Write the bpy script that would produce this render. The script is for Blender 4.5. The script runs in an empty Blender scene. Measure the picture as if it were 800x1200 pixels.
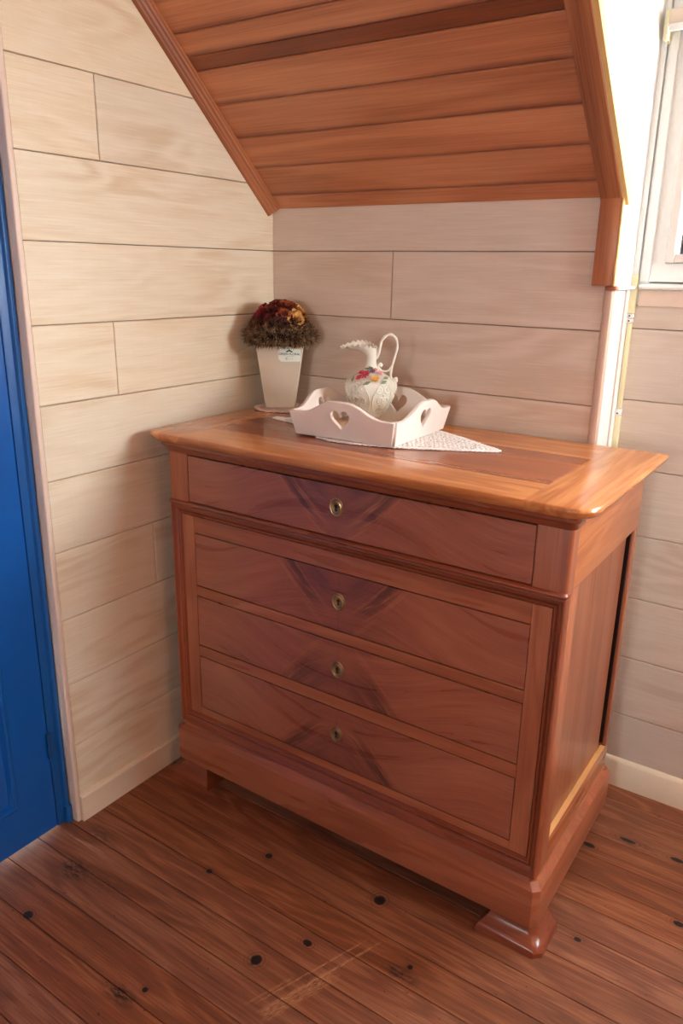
import bpy, bmesh, math, random
from mathutils import Vector, Matrix
random.seed(7)
S = bpy.context.scene
C = S.collection
PI = math.pi

# ------------------------------------------------------------------ camera
cam_d = bpy.data.cameras.new('camera'); cam = bpy.data.objects.new('camera', cam_d); C.objects.link(cam); S.camera = cam
cam_d.sensor_fit = 'VERTICAL'; cam_d.sensor_height = 36.0; cam_d.lens = 27.039; cam_d.clip_start = 0.02
yaw, pitch, roll = -0.595222, 0.306198, 0.0168994
fwd = Vector((math.sin(yaw)*math.cos(pitch), math.cos(yaw)*math.cos(pitch), -math.sin(pitch)))
rgt0 = Vector((math.cos(yaw), -math.sin(yaw), 0)); up0 = rgt0.cross(fwd)
rgt = math.cos(roll)*rgt0 + math.sin(roll)*up0; up = -math.sin(roll)*rgt0 + math.cos(roll)*up0
M = Matrix((rgt, up, -fwd)).transposed().to_4x4(); M.translation = Vector((1.50956, -1.84824, 1.40254))
cam.matrix_world = M

# ------------------------------------------------------------------ light
S.view_settings.view_transform = 'Standard'; S.view_settings.look = 'None'
S.view_settings.gamma = 1.0; S.view_settings.use_curve_mapping = False
S.view_settings.exposure = 0.22
W = bpy.data.worlds.new('overcast_sky'); S.world = W; W.use_nodes = True
wb = W.node_tree.nodes['Background']; wb.inputs[0].default_value = (0.90, 0.98, 1.0, 1); wb.inputs[1].default_value = 60.0

def portal(name, loc, rot, sx, sy):
    l = bpy.data.lights.new(name, 'AREA'); l.shape = 'RECTANGLE'; l.size = sx; l.size_y = sy
    l.cycles.is_portal = True
    o = bpy.data.objects.new(name, l); o.location = loc; o.rotation_euler = rot; C.objects.link(o)
RX1, RY0 = 2.55, -4.0                       # far right wall, wall behind the camera
DX0, DX1, DY = 0.992, 1.90, 0.163          # dormer recess
WX0, WX1, WZ0, WZ1 = 1.03, 1.82, 1.385, 2.10   # dormer window opening
portal('sky_portal_dormer', ((WX0+WX1)/2, DY+0.20, (WZ0+WZ1)/2), (-PI/2, 0, 0), WX1-WX0, WZ1-WZ0)
FW = (1.1, 1.7, 1.15, 1.65)                 # window behind the camera
RW = (-.46, .09, 1.36, 2.06)               # window in the right gable wall, beside the dormer
portal('sky_portal_gable', (RX1+.11, (RW[0]+RW[1])/2, (RW[2]+RW[3])/2), (PI/2, 0, PI/2), RW[1]-RW[0], RW[3]-RW[2])
portal('sky_portal_front', ((FW[0]+FW[1])/2, RY0-0.12, (FW[2]+FW[3])/2), (PI/2, 0, 0), FW[1]-FW[0], FW[3]-FW[2])

# added warm fill light, unseen, out of frame to the right
lb = bpy.data.lights.new('warm_fill_light', 'POINT'); lb.energy = 11.0; lb.color = (1.0, .62, .34); lb.shadow_soft_size = .10
lo_ = bpy.data.objects.new('warm_fill_light', lb); lo_.location = (2.25, -1.25, 2.05); C.objects.link(lo_)

# ------------------------------------------------------------------ material helpers
def lin(c):
    r = []
    for v in c:
        v /= 255.0
        r.append(v/12.92 if v <= 0.04045 else ((v+0.055)/1.055)**2.4)
    return (*r, 1.0)

class NT:
    def __init__(s, name):
        s.m = bpy.data.materials.new(name); s.m.use_nodes = True; s.t = s.m.node_tree; s.n = s.t.nodes; s.l = s.t.links
        s.b = s.n['Principled BSDF']; s._tc = None; s._oi = None; s._geo = None
    def link(s, v, sock):
        if hasattr(v, 'is_output'): s.l.new(v, sock)
        elif isinstance(v, (tuple, list)) and len(sock.default_value) == 4 and len(v) == 3: sock.default_value = (*v, 1)
        else: sock.default_value = v
    def obj(s):
        if not s._tc: s._tc = s.n.new('ShaderNodeTexCoord')
        return s._tc.outputs['Object']
    def pos(s):
        if not s._geo: s._geo = s.n.new('ShaderNodeNewGeometry')
        return s._geo.outputs['Position']
    def rnd(s):
        if not s._oi: s._oi = s.n.new('ShaderNodeObjectInfo')
        return s._oi.outputs['Random']
    def math(s, op, a, b=0.0, c=0.0, clamp=False):
        n = s.n.new('ShaderNodeMath'); n.operation = op; n.use_clamp = clamp
        s.link(a, n.inputs[0]); s.link(b, n.inputs[1]); s.link(c, n.inputs[2]); return n.outputs[0]
    def vm(s, op, a, b=(0, 0, 0)):
        n = s.n.new('ShaderNodeVectorMath'); n.operation = op
        s.link(a, n.inputs[0])
        if op == 'SCALE': s.link(b, n.inputs['Scale'])
        else: s.link(b, n.inputs[1])
        return n.outputs['Value'] if op in ('LENGTH', 'DISTANCE', 'DOT_PRODUCT') else n.outputs[0]
    def xyz(s, v):
        n = s.n.new('ShaderNodeSeparateXYZ'); s.link(v, n.inputs[0]); return n.outputs
    def comb(s, x, y, z):
        n = s.n.new('ShaderNodeCombineXYZ'); s.link(x, n.inputs[0]); s.link(y, n.inputs[1]); s.link(z, n.inputs[2]); return n.outputs[0]
    def noise(s, v, scale=1.0, detail=3.0, rough=0.55, dist=0.0):
        n = s.n.new('ShaderNodeTexNoise'); s.link(v, n.inputs['Vector']); s.link(scale, n.inputs['Scale'])
        s.link(detail, n.inputs['Detail']); s.link(rough, n.inputs['Roughness']); s.link(dist, n.inputs['Distortion']); return n.outputs[0]
    def voro(s, v, scale):
        n = s.n.new('ShaderNodeTexVoronoi'); s.link(v, n.inputs['Vector']); s.link(scale, n.inputs['Scale']); return n.outputs['Distance']
    def ramp(s, f, stops, interp='LINEAR'):
        n = s.n.new('ShaderNodeValToRGB'); s.link(f, n.inputs[0]); e = n.color_ramp.elements; n.color_ramp.interpolation = interp
        while len(e) < len(stops): e.new(0.5)
        for el, (p, c) in zip(e, stops):
            el.position = p; el.color = c if len(c) == 4 else (*c, 1)
        return n.outputs[0]
    def step(s, f, a, b, o0=0.0, o1=1.0):
        n = s.n.new('ShaderNodeMapRange'); n.interpolation_type = 'SMOOTHSTEP'; s.link(f, n.inputs[0])
        s.link(a, n.inputs[1]); s.link(b, n.inputs[2]); s.link(o0, n.inputs[3]); s.link(o1, n.inputs[4]); return n.outputs[0]
    def mix(s, f, a, b, mode='MIX'):
        n = s.n.new('ShaderNodeMix'); n.data_type = 'RGBA'; n.blend_type = mode
        s.link(f, n.inputs[0]); s.link(a, n.inputs[6]); s.link(b, n.inputs[7]); return n.outputs[2]
    def hsv(s, c, h=0.5, sat=1.0, v=1.0):
        n = s.n.new('ShaderNodeHueSaturation'); s.link(h, n.inputs[0]); s.link(sat, n.inputs[1]); s.link(v, n.inputs[2]); s.link(c, n.inputs[4]); return n.outputs[0]
    def bump(s, h, strength=0.2, dist=0.002):
        n = s.n.new('ShaderNodeBump'); n.inputs['Strength'].default_value = strength; n.inputs['Distance'].default_value = dist
        s.link(h, n.inputs['Height']); s.l.new(n.outputs[0], s.b.inputs['Normal'])
    def out(s, col=None, rough=0.5, spec=0.5, coat=0.0, coat_r=0.1, metal=0.0, trans=0.0, sss=0.0):
        if col is not None: s.link(col, s.b.inputs['Base Color'])
        s.link(rough, s.b.inputs['Roughness']); s.b.inputs['Specular IOR Level'].default_value = spec
        s.b.inputs['Coat Weight'].default_value = coat; s.b.inputs['Coat Roughness'].default_value = coat_r
        s.b.inputs['Metallic'].default_value = metal
        if sss: s.b.inputs['Subsurface Weight'].default_value = sss; s.b.inputs['Subsurface Radius'].default_value = (.01, .008, .006)
        return s.m

def plain(name, c, rough=0.5, spec=0.5, var=0.06, vs=30.0, **k):
    t = NT(name); n = t.noise(t.obj(), vs, 4)
    col = t.mix(n, tuple(v*(1-var) for v in lin(c)[:3]), tuple(min(1, v*(1+var)) for v in lin(c)[:3]))
    t.bump(n, 0.05, 0.001)
    return t.out(col, rough, spec, **k)

def grain_coords(t, axis, offset=True, along=1.0, across=1.0):
    v = t.obj()
    if offset:
        r = t.math('MULTIPLY', t.rnd(), 37.0)
        v = t.vm('ADD', v, t.comb(r, t.math('MULTIPLY', r, 1.7), t.math('MULTIPLY', r, 0.6)))
    sc = [across]*3; sc['xyz'.index(axis)] = along
    return t.vm('MULTIPLY', v, tuple(sc))

def polished_wood(name, dark, mid, light, axis='x', rough=0.3, coat=0.25, contrast=1.0, offset=True):
    t = NT(name)
    g = grain_coords(t, axis, offset, 1.2, 11.0)
    n1 = t.noise(g, 1.0, 3, 0.5, 0.6)
    rings = t.math('SINE', t.math('MULTIPLY', n1, 34.0)); rings = t.math('MULTIPLY_ADD', rings, 0.5, 0.5)
    f = t.noise(grain_coords(t, axis, offset, 6.0, 260.0), 1.0, 3, 0.6)
    n2 = t.noise(grain_coords(t, axis, offset, 0.9, 3.0), 1.0, 2)
    k = t.math('ADD', t.math('MULTIPLY', rings, 0.20*contrast), t.math('MULTIPLY', f, 0.45))
    k = t.math('ADD', k, t.math('MULTIPLY', n2, 0.55)); k = t.math('SUBTRACT', k, 0.10)
    col = t.ramp(k, [(0.18, lin(dark)), (0.5, lin(mid)), (0.82, lin(light))])
    t.bump(t.math('ADD', f, t.math('MULTIPLY', rings, .4)), 0.08, 0.0008)
    return t.out(col, t.step(n1, .2, .8, rough-.05, rough+.08), 0.5, coat, 0.12)

# commode woods
CH_D, CH_M, CH_L = (124, 64, 42), (160, 92, 62), (182, 114, 80)
M_CHX = polished_wood('cherry_wood_lengthwise', CH_D, CH_M, CH_L, 'x')
M_CHZ = polished_wood('cherry_wood_upright', CH_D, CH_M, CH_L, 'z')
M_CHY_LIT = polished_wood('cherry_wood_side_lit', (134, 72, 42), (176, 104, 62), (204, 136, 86), 'y')  # golden window light on the side rails is put into this lighter cherry
M_CHY2 = polished_wood('cherry_plinth_side', CH_D, CH_M, CH_L, 'y')
M_MOULD = polished_wood('cherry_moulding', (104, 50, 32), (140, 72, 46), (166, 94, 62), 'x', 0.3, 0.2, .4)
M_MOULDZ = polished_wood('cherry_moulding_upright', (110, 52, 32), (150, 78, 48), (172, 98, 62), 'z', 0.3, 0.2, .3)
M_PANEL = polished_wood('side_panel_wood', (114, 60, 38), (146, 82, 54), (168, 102, 70), 'z', 0.32, 0.2)
M_TOPP = polished_wood('top_panel_wood', (122, 62, 38), (154, 84, 52), (178, 106, 68), 'x', 0.27, 0.35)
M_DARKIN = plain('carcass_dark_wood', (48, 24, 16), 0.7)
M_LITEDGE = plain('lit_edge_wood', (222, 172, 110), 0.5)  # pale colour stands for light caught by the rail's upward edge

def top_frame_mat():
    t = NT('top_frame_wood'); o = t.obj(); x, y, z = t.xyz(o)
    m = t.math('GREATER_THAN', t.math('ABSOLUTE', x), 0.4365)
    n_ = []
    for a in 'xy':
        g = grain_coords(t, a, False, 1.4, 14.0); n1 = t.noise(g, 1.0, 3, .5, .5)
        f = t.noise(grain_coords(t, a, False, 7, 260), 1, 3, .6)
        n_.append(t.math('ADD', t.math('MULTIPLY', t.math('SINE', t.math('MULTIPLY', n1, 30)), .12), t.math('ADD', t.math('MULTIPLY', f, .4), .3)))
    k = t.mix(m, n_[0], n_[1])
    col = t.ramp(k, [(.2, lin((150, 82, 42))), (.5, lin((192, 118, 64))), (.85, lin((218, 150, 90)))])
    t.bump(k, .06, .0008)
    return t.out(col, .26, .5, .4, .1)
M_TOPF = top_frame_mat()

def drawer_mat(name, sgn, cen):
    """book-matched crotch figure: plumes spread from the keyhole, mirrored left and right"""
    t = NT(name); o = t.obj(); x, y, z = t.xyz(o)
    u = t.math('ABSOLUTE', x); v = t.math('MULTIPLY', z, sgn)
    w = t.noise(t.comb(u, 0.37*cen, v), 9.0, 4, .6); w = t.math('SUBTRACT', w, 0.5)
    w2 = t.noise(t.comb(t.math('MULTIPLY', u, 14), cen, t.math('MULTIPLY', v, 60)), 1, 3)
    # distance across the plume (a curve that climbs outward)
    uu = t.math('MULTIPLY', t.math('POWER', u, 1.35), 1.55)
    curve = t.math('SUBTRACT', v, t.math('SUBTRACT', uu, 0.050))
    curve = t.math('ADD', curve, t.math('MULTIPLY', w, 0.035))
    fib = t.noise(t.comb(t.math('MULTIPLY', u, 9), cen, t.math('MULTIPLY', curve, 95)), 1, 4, .6)
    env = t.math('MULTIPLY', t.step(t.math('ABSOLUTE', curve), .075, .0), t.math('MULTIPLY', t.step(u, .0, .06), t.step(u, .24, .11)))
    streak = t.step(fib, .48, .66)
    dk = t.math('MULTIPLY', t.step(curve, .066, .010), t.step(curve, -.034, .008))
    dk = t.math('MULTIPLY', dk, t.math('MULTIPLY', t.step(u, .015, .12), t.step(u, .205, .13)))
    dk = t.math('MULTIPLY', dk, t.step(fib, .74, .40))
    dk2 = t.math('MULTIPLY', t.math('MULTIPLY', t.step(curve, .105, .075), t.step(curve, .035, .070)), t.math('MULTIPLY', t.step(u, .0, .05), t.step(u, .14, .08)))
    wedge = t.math('MULTIPLY', t.step(curve, -.01, .06), t.step(u, .22, .12))
    shade = t.math('MULTIPLY', t.step(u, .26, .04), t.step(w2, .3, .7, .5, 1))
    # plain part: lengthwise grain that bends up toward the plume
    bend = t.math('SUBTRACT', v, t.math('MULTIPLY', t.step(u, .42, .05), .10))
    g = t.noise(t.comb(t.math('MULTIPLY', u, 2.2), cen*3.1, t.math('MULTIPLY', bend, 26)), 1, 4, .6, .4)
    f = t.noise(t.comb(t.math('MULTIPLY', x, 10), cen, t.math('MULTIPLY', bend, 380)), 1, 2)
    k = t.math('ADD', t.math('MULTIPLY', g, .62), t.math('MULTIPLY', f, .38))
    k = t.math('SUBTRACT', k, t.math('MULTIPLY', shade, .15))
    base = t.ramp(k, [(.22, lin((116, 60, 50))), (.5, lin((156, 90, 66))), (.75, lin((178, 112, 82)))])
    c1 = t.mix(t.math('MULTIPLY', t.math('MULTIPLY', streak, env), .6), base, lin((196, 122, 84)))
    c2 = t.mix(t.math('MULTIPLY', dk, .85), c1, lin((56, 26, 26)))
    c2 = t.mix(t.math('MULTIPLY', t.math('MULTIPLY', dk2, t.step(fib, .66, .42)), .5), c2, lin((70, 36, 36)))
    c2 = t.mix(t.math('MULTIPLY', wedge, .30), c2, lin((104, 60, 58)))
    seam = t.step(u, .0012, .0004)
    c3 = t.mix(t.math('MULTIPLY', seam, .35), c2, lin((70, 34, 26)))
    wh = t.math('GREATER_THAN', t.noise(t.comb(t.math('MULTIPLY', x, 90), cen, t.math('MULTIPLY', z, 160)), 1, 1), .80)
    c4 = t.mix(t.math('MULTIPLY', wh, .5), c3, lin((62, 28, 22)))
    t.bump(f, .05, .0006)
    return t.out(c4, t.step(g, .3, .7, .26, .36), .5, .3, .14)

# limed planks
def limed(name, base, tan, pale, axis='x'):
    t = NT(name)
    g = grain_coords(t, axis, True, 1.3, 7.5)
    n1 = t.noise(g, 1.0, 2.5, .5, .5)
    rings = t.math('MULTIPLY_ADD', t.math('SINE', t.math('MULTIPLY', n1, 44.0)), .5, .5)
    patch = t.step(t.noise(grain_coords(t, axis, True, 2.2, 6.0), 1, 2), .42, .66)
    f = t.noise(grain_coords(t, axis, True, 9, 330), 1, 3, .6)
    saw = t.noise(grain_coords(t, axis, True, 140, 4), 1, 2)
    k = t.math('MULTIPLY', rings, t.math('MULTIPLY_ADD', patch, .85, .25))
    col = t.mix(t.math('MULTIPLY', k, .5), lin(base), lin(tan))
    col = t.mix(t.math('MULTIPLY', t.step(f, .50, .70), .42), col, lin(pale))
    col = t.mix(t.math('MULTIPLY', t.step(f, .46, .30), .22), col, lin(tan))
    col = t.mix(t.math('MULTIPLY', saw, .08), col, lin(tan))
    kn = t.voro(t.vm('MULTIPLY', grain_coords(t, axis, True, .55, 1.0), (2.2, 2.2, 2.2)), 1.0)
    col = t.mix(t.step(kn, .035, .012, 0, .4), col, lin((150, 128, 104)))
    col = t.hsv(col, .5, t.math('MULTIPLY_ADD', t.rnd(), .16, .92), t.math('MULTIPLY_ADD', t.rnd(), .07, .95))
    t.bump(t.math('ADD', f, t.math('MULTIPLY', rings, .5)), .12, .001)
    return t.out(col, .55, .3)
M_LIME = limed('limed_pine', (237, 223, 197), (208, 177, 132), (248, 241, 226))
M_LIME_SHADED = limed('limed_pine_shaded', (214, 196, 180), (190, 164, 142), (226, 211, 197))  # same limed pine, with the back wall's shade put into the colour
M_JOINT = plain('joint_backing_wood', (120, 100, 84), .8)  # darkish backing wood visible in the plank joints
M_TRIMW = plain('limed_trim', (228, 206, 188), .5)
M_BASE = plain('painted_baseboard', (232, 214, 188), .45)
M_WHITE = plain('white_paint', (240, 240, 236), .4)
M_CREAM = plain('cream_plastic', (232, 220, 176), .35)
M_PINK = plain('limed_edge_strip', (196, 162, 142), .5)

# ceiling boards
def ceil_mat(name, d, m_, l, axis='x', edge=False):
    t = NT(name); g = grain_coords(t, axis, True, .8, 10)
    n1 = t.noise(g, 1, 2.5, .5, .3); rings = t.math('MULTIPLY_ADD', t.math('SINE', t.math('MULTIPLY', n1, 26)), .5, .5)
    f = t.noise(grain_coords(t, axis, True, 5, 420), 1, 3, .6)
    k = t.math('ADD', t.math('MULTIPLY', rings, .28), t.math('MULTIPLY', f, .72))
    col = t.ramp(k, [(.2, lin(d)), (.5, lin(m_)), (.8, lin(l))])
    if edge:   # darker heartwood and joint shade painted along one edge of each board
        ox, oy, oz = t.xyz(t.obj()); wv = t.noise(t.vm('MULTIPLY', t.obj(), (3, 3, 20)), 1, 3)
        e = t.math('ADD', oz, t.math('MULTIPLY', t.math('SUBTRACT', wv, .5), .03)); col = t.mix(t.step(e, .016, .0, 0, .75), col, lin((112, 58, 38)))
    col = t.hsv(col, .5, 1, t.math('MULTIPLY_ADD', t.rnd(), .14, .93))
    t.bump(f, .25, .001)
    return t.out(col, .45, .4, .1, .2)
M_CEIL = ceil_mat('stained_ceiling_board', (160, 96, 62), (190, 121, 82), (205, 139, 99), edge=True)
M_CEILD = ceil_mat('dark_ceiling_edge', (104, 50, 26), (134, 70, 38), (158, 90, 52))
M_CTRIM = ceil_mat('stained_ceiling_trim', (112, 62, 38), (154, 92, 58), (180, 116, 76))
M_CTRIMZ = ceil_mat('stained_upright_trim', (120, 66, 40), (160, 96, 60), (186, 120, 78), 'z')

# floor
def floor_mat():
    t = NT('old_pine_floor')
    g = grain_coords(t, 'x', True, 1.6, 13); n1 = t.noise(g, .8, 3, .5, .8)
    rings = t.math('MULTIPLY_ADD', t.math('SINE', t.math('MULTIPLY', n1, 40)), .5, .5)
    f = t.noise(grain_coords(t, 'x', True, 9, 300), 1, 3, .65)
    k = t.math('ADD', t.math('MULTIPLY', rings, .13), t.math('MULTIPLY', f, .55)); k = t.math('ADD', k, .16)
    col = t.ramp(k, [(.26, lin((82, 44, 30))), (.5, lin((136, 81, 54))), (.76, lin((180, 123, 87)))])
    col = t.hsv(col, .5, t.math('MULTIPLY_ADD', t.rnd(), .1, .95), t.math('MULTIPLY_ADD', t.math('FRACT', t.math('MULTIPLY', t.rnd(), 7.3)), .26, .86))
    p = t.pos(); px, py, pz = t.xyz(p)
    wob = t.noise(p, 60, 3)
    sp = t.step(t.noise(t.vm('MULTIPLY', p, (60, 90, 60)), 1, 2), .70, .76)
    col = t.mix(t.math('MULTIPLY', sp, .7), col, lin((44, 24, 18)))
    for (x, y, rx, ry) in KNOTS:
        dx = t.math('DIVIDE', t.math('SUBTRACT', px, x), rx); dy = t.math('DIVIDE', t.math('SUBTRACT', py, y), ry)
        d = t.math('SQRT', t.math('ADD', t.math('MULTIPLY', dx, dx), t.math('MULTIPLY', dy, dy)))
        d = t.math('ADD', d, t.math('MULTIPLY', t.math('SUBTRACT', wob, .5), .5))
        ring = t.math('MULTIPLY', t.math('MULTIPLY_ADD', t.math('SINE', t.math('MULTIPLY', d, 9)), .5, .5), t.step(d, 3.2, 1.2))
        col = t.mix(t.math('MULTIPLY', ring, .5), col, lin((88, 44, 28)))
        col = t.mix(t.step(d, 1.25, .75), col, lin((24, 15, 14)))
    for (x, y, rx, ry, s) in BURNS:
        dx = t.math('DIVIDE', t.math('SUBTRACT', px, x), rx); dy = t.math('DIVIDE', t.math('SUBTRACT', py, y), ry)
        d = t.math('SQRT', t.math('ADD', t.math('MULTIPLY', dx, dx), t.math('MULTIPLY', dy, dy)))
        rough_n = t.noise(t.vm('MULTIPLY', p, (40, 130, 40)), 1, 4, .7)
        m = t.math('MULTIPLY', t.step(d, 1.1, .1), t.step(rough_n, .38, .6))
        col = t.mix(t.math('MULTIPLY', m, s), col, lin((26, 18, 16)))
    # pale drag scratches in front of the commode
    for (x0, y0, ang, ln, wd, s) in SCR:
        ca, sa = math.cos(ang), math.sin(ang)
        dx = t.math('SUBTRACT', px, x0); dy = t.math('SUBTRACT', py, y0)
        a = t.math('ADD', t.math('MULTIPLY', dx, ca), t.math('MULTIPLY', dy, sa))
        b = t.math('SUBTRACT', t.math('MULTIPLY', dy, ca), t.math('MULTIPLY', dx, sa))
        m = t.math('MULTIPLY', t.step(t.math('ABSOLUTE', a), ln, ln*.7), t.step(t.math('ABSOLUTE', b), wd, wd*.4))
        br = t.step(t.noise(t.comb(t.math('MULTIPLY', a, 60), t.math('MULTIPLY', b, 500), 0), 1, 3, .7), .42, .6)
        col = t.mix(t.math('MULTIPLY', t.math('MULTIPLY', m, br), s), col, lin((196, 142, 98)))
    t.bump(t.math('ADD', f, t.math('MULTIPLY', rings, .6)), .2, .0012)
    return t.out(col, t.step(f, .3, .7, .42, .62), .4)
KNOTS = [(.661, -.889, .012, .012), (.790, -.599, .013, .014), (.724, -.792, .011, .008), (.489, -.639, .009, .009), (.404, -.7625, .008, .007),
         (.523, -1.073, .006, .006), (.1635, -1.0946, .012, .010), (1.204, -.441, .008, .006), (1.379, -.266, .012, .008), (1.211, -.058, .020, .006),
         (1.332, -.057, .016, .007), (.937, -.716, .006, .006), (1.134, -.132, .015, .008)]
BURNS = [(.1335, -.9476, .065, .04, 1.0), (.488, -1.109, .06, .026, 1.0), (.93, -.742, .055, .022, 1.0), (.09, -.832, .06, .03, .6), (1.24, -.06, .10, .03, .5),
         (.25, -.93, .14, .03, .3)]
SCR = [(.775, -.84, 1.2, .15, .003, .8), (.800, -.835, 1.2, .16, .004, .9), (.785, -.90, 1.2, .10, .022, .7), (.73, -.93, 1.2, .06, .004, .5)]
M_FLOOR = floor_mat()
M_FLOORSUB = plain('floor_gap_dirt', (24, 14, 10), .9)

M_DOOR = plain('blue_gloss_paint', (2, 84, 164), .32, .5, .10, 5.0)
M_DOORF = plain('blue_frame_paint', (10, 82, 150), .4, .5, .10, 5.0)
M_IRONB = plain('blue_painted_hinge', (6, 62, 116), .4)
M_BRASS = plain('aged_brass', (172, 142, 100), .36, metal=.9, vs=120)
M_BLACK = plain('keyhole_black', (8, 6, 6), .8)
M_IRON = plain('lock_iron', (60, 52, 46), .45, metal=.8, vs=100)
M_TRAY = plain('tray_white_paint', (236, 224, 214), .5, vs=14)
M_TRAYIN = plain('tray_inside_cream', (232, 214, 188), .55)
M_VASE = plain('vase_frosted_cream', (214, 200, 178), .45, sss=.15)
M_LABEL = plain('label_paper', (232, 236, 224), .5)
M_INK = plain('label_green_ink', (34, 84, 62), .6)
M_LACE = plain('crochet_cotton', (244, 238, 232), .9)
M_LACEP = plain('crochet_cotton_rosy', (226, 202, 190), .9)
M_SCREW = plain('screw_dark', (40, 36, 34), .5)
M_EXT = plain('shutter_slate_grey', (66, 68, 76), .8)
M_BLIND = plain('roller_blind_cloth', (222, 204, 184), .8)
M_SASH = plain('sash_paint', (226, 214, 206), .45)

def china_mat():
    t = NT('glazed_china'); n = t.noise(t.obj(), 40, 3)
    col = t.mix(n, lin((228, 224, 208)), lin((240, 238, 226)))
    return t.out(col, .16, .5, .4, .05)
M_CHINA = china_mat()
def glass_mat():
    t = NT('window_glass'); tr = t.n.new('ShaderNodeBsdfTransparent'); gl = t.n.new('ShaderNodeBsdfGlossy'); gl.inputs['Roughness'].default_value = .02
    mx = t.n.new('ShaderNodeMixShader'); mx.inputs[0].default_value = .06
    t.l.new(tr.outputs[0], mx.inputs[1]); t.l.new(gl.outputs[0], mx.inputs[2])
    t.l.new(mx.outputs[0], t.n['Material Output'].inputs[0]); return t.m
M_GLASS = glass_mat()

# ------------------------------------------------------------------ mesh helpers
def obj(name, bm, mat, parent=None, loc=None, rot=None, smooth=None, tri=False):
    me = bpy.data.meshes.new(name)
    bmesh.ops.recalc_face_normals(bm, faces=bm.faces[:])
    if smooth is not None:
        th = math.radians(smooth)
        for f in bm.faces: f.smooth = True
        for e in bm.edges:
            if len(e.link_faces) == 2 and e.calc_face_angle(0) > th: e.smooth = False
    bm.to_mesh(me); bm.free()
    if isinstance(mat, (list, tuple)):
        for m in mat: me.materials.append(m)
    elif mat: me.materials.append(mat)
    o = bpy.data.objects.new(name, me); C.objects.link(o)
    if parent: o.parent = parent
    if loc is not None: o.location = loc
    if rot is not None: o.rotation_euler = rot
    return o
def B(): return bmesh.new()
def box(bm, x0, x1, y0, y1, z0, z1, bev=0.0, seg=2):
    r = bmesh.ops.create_cube(bm, size=1.0, matrix=Matrix.Translation(((x0+x1)/2, (y0+y1)/2, (z0+z1)/2)) @ Matrix.Diagonal((x1-x0, y1-y0, z1-z0, 1)))
    if bev:
        es = list({e for v in r['verts'] for e in v.link_edges})
        bmesh.ops.bevel(bm, geom=es, offset=bev, segments=seg, affect='EDGES', profile=.5)
    return bm
def bx(name, mat, parent, a, bev=0.0, seg=2, **k):
    return obj(name, box(B(), *a, bev, seg), mat, parent, smooth=40 if bev else None, **k)
def loft(bm, loops, closed=True, cap0=False, cap1=False):
    vs = [[bm.verts.new(p) for p in L] for L in loops]; n = len(vs[0])
    for a, b in zip(vs, vs[1:]):
        for i in range(n if closed else n-1):
            j = (i+1) % n; bm.faces.new((a[i], a[j], b[j], b[i]))
    if cap0: bm.faces.new(vs[0])
    if cap1: bm.faces.new(vs[-1])
    return vs
def tube(bm, path, rad, seg=8, closed=False):
    path = [Vector(p) for p in path]; n = len(path); loops = []; nrm = None
    for i, p in enumerate(path):
        if closed: tg = path[(i+1) % n]-path[i-1]
        else: tg = path[min(i+1, n-1)]-path[max(i-1, 0)]
        tg.normalize()
        if nrm is None:
            nrm = tg.orthogonal().normalized()
        else:
            nrm = (nrm - tg*nrm.dot(tg)); nrm = nrm.normalized() if nrm.length > 1e-6 else tg.orthogonal().normalized()
        bn = tg.cross(nrm); r = rad[i] if isinstance(rad, (list, tuple)) else rad
        loops.append([p + r*(math.cos(2*PI*k/seg)*nrm + math.sin(2*PI*k/seg)*bn) for k in range(seg)])
    if closed: loops.append(loops[0]); 
    loft(bm, loops, True, not closed, not closed); return bm
def lathe(bm, prof, seg=24, c=(0, 0, 0), cap=True):
    loops = [[(c[0]+r*math.cos(2*PI*k/seg), c[1]+r*math.sin(2*PI*k/seg), c[2]+z) for k in range(seg)] for r, z in prof]
    loft(bm, loops, True, cap, cap); return bm
def prism(bm, poly, axis, a, b):
    """poly = list of 2-D points on the plane across the axis, extruded from a to b"""
    def P(p, t): return {'x': (t, p[0], p[1]), 'y': (p[0], t, p[1]), 'z': (p[0], p[1], t)}[axis]
    loft(bm, [[P(p, a) for p in poly], [P(p, b) for p in poly]], True, True, True); return bm
def smooth_path(pts, n=6):
    P = [Vector(p) for p in pts]; out = []
    for i in range(len(P)-1):
        p0, p1, p2, p3 = P[max(i-1, 0)], P[i], P[i+1], P[min(i+2, len(P)-1)]
        for k in range(n):
            t = k/n; out.append(.5*((2*p1)+(p2-p0)*t+(2*p0-5*p1+4*p2-p3)*t*t+(3*p1-p0-3*p2+p3)*t**3))
    out.append(P[-1]); return out
def empty(name, loc=(0, 0, 0), rz=0.0, parent=None):
    o = bpy.data.objects.new(name, None); C.objects.link(o); o.location = loc; o.rotation_euler = (0, 0, rz); o.empty_display_size = .05
    if parent: o.parent = parent
    return o
def tag(o, label, cat, group=None):
    o['label'] = label; o['category'] = cat
    if group: o['group'] = group
    return o
def struct(o): o['kind'] = 'structure'; return o

def plank_bm(L, Wd, T, ch=0.0016):
    """board: x 0..L, front face at y=0, back at y=T, z 0..Wd; small chamfer round the face"""
    bm = B()
    f = [(ch, 0, ch), (L-ch, 0, ch), (L-ch, 0, Wd-ch), (ch, 0, Wd-ch)]
    m = [(0, ch, 0), (L, ch, 0), (L, ch, Wd), (0, ch, Wd)]
    b = [(0, T, 0), (L, T, 0), (L, T, Wd), (0, T, Wd)]
    loft(bm, [f, m, b], True, True, True); return bm

# ------------------------------------------------------------------ room shell
PW = 0.175; J0 = 1.6239; GAP = 0.0018
SL = 0.905; ZC0 = 1.566                     # ceiling slope dz/dy and its height at the knee wall
def zc(y): return ZC0 - SL*y
FLAT_Z = 2.36; FLAT_Y = -(FLAT_Z-ZC0)/SL
T_ = 0.012                                  # board thickness

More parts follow.
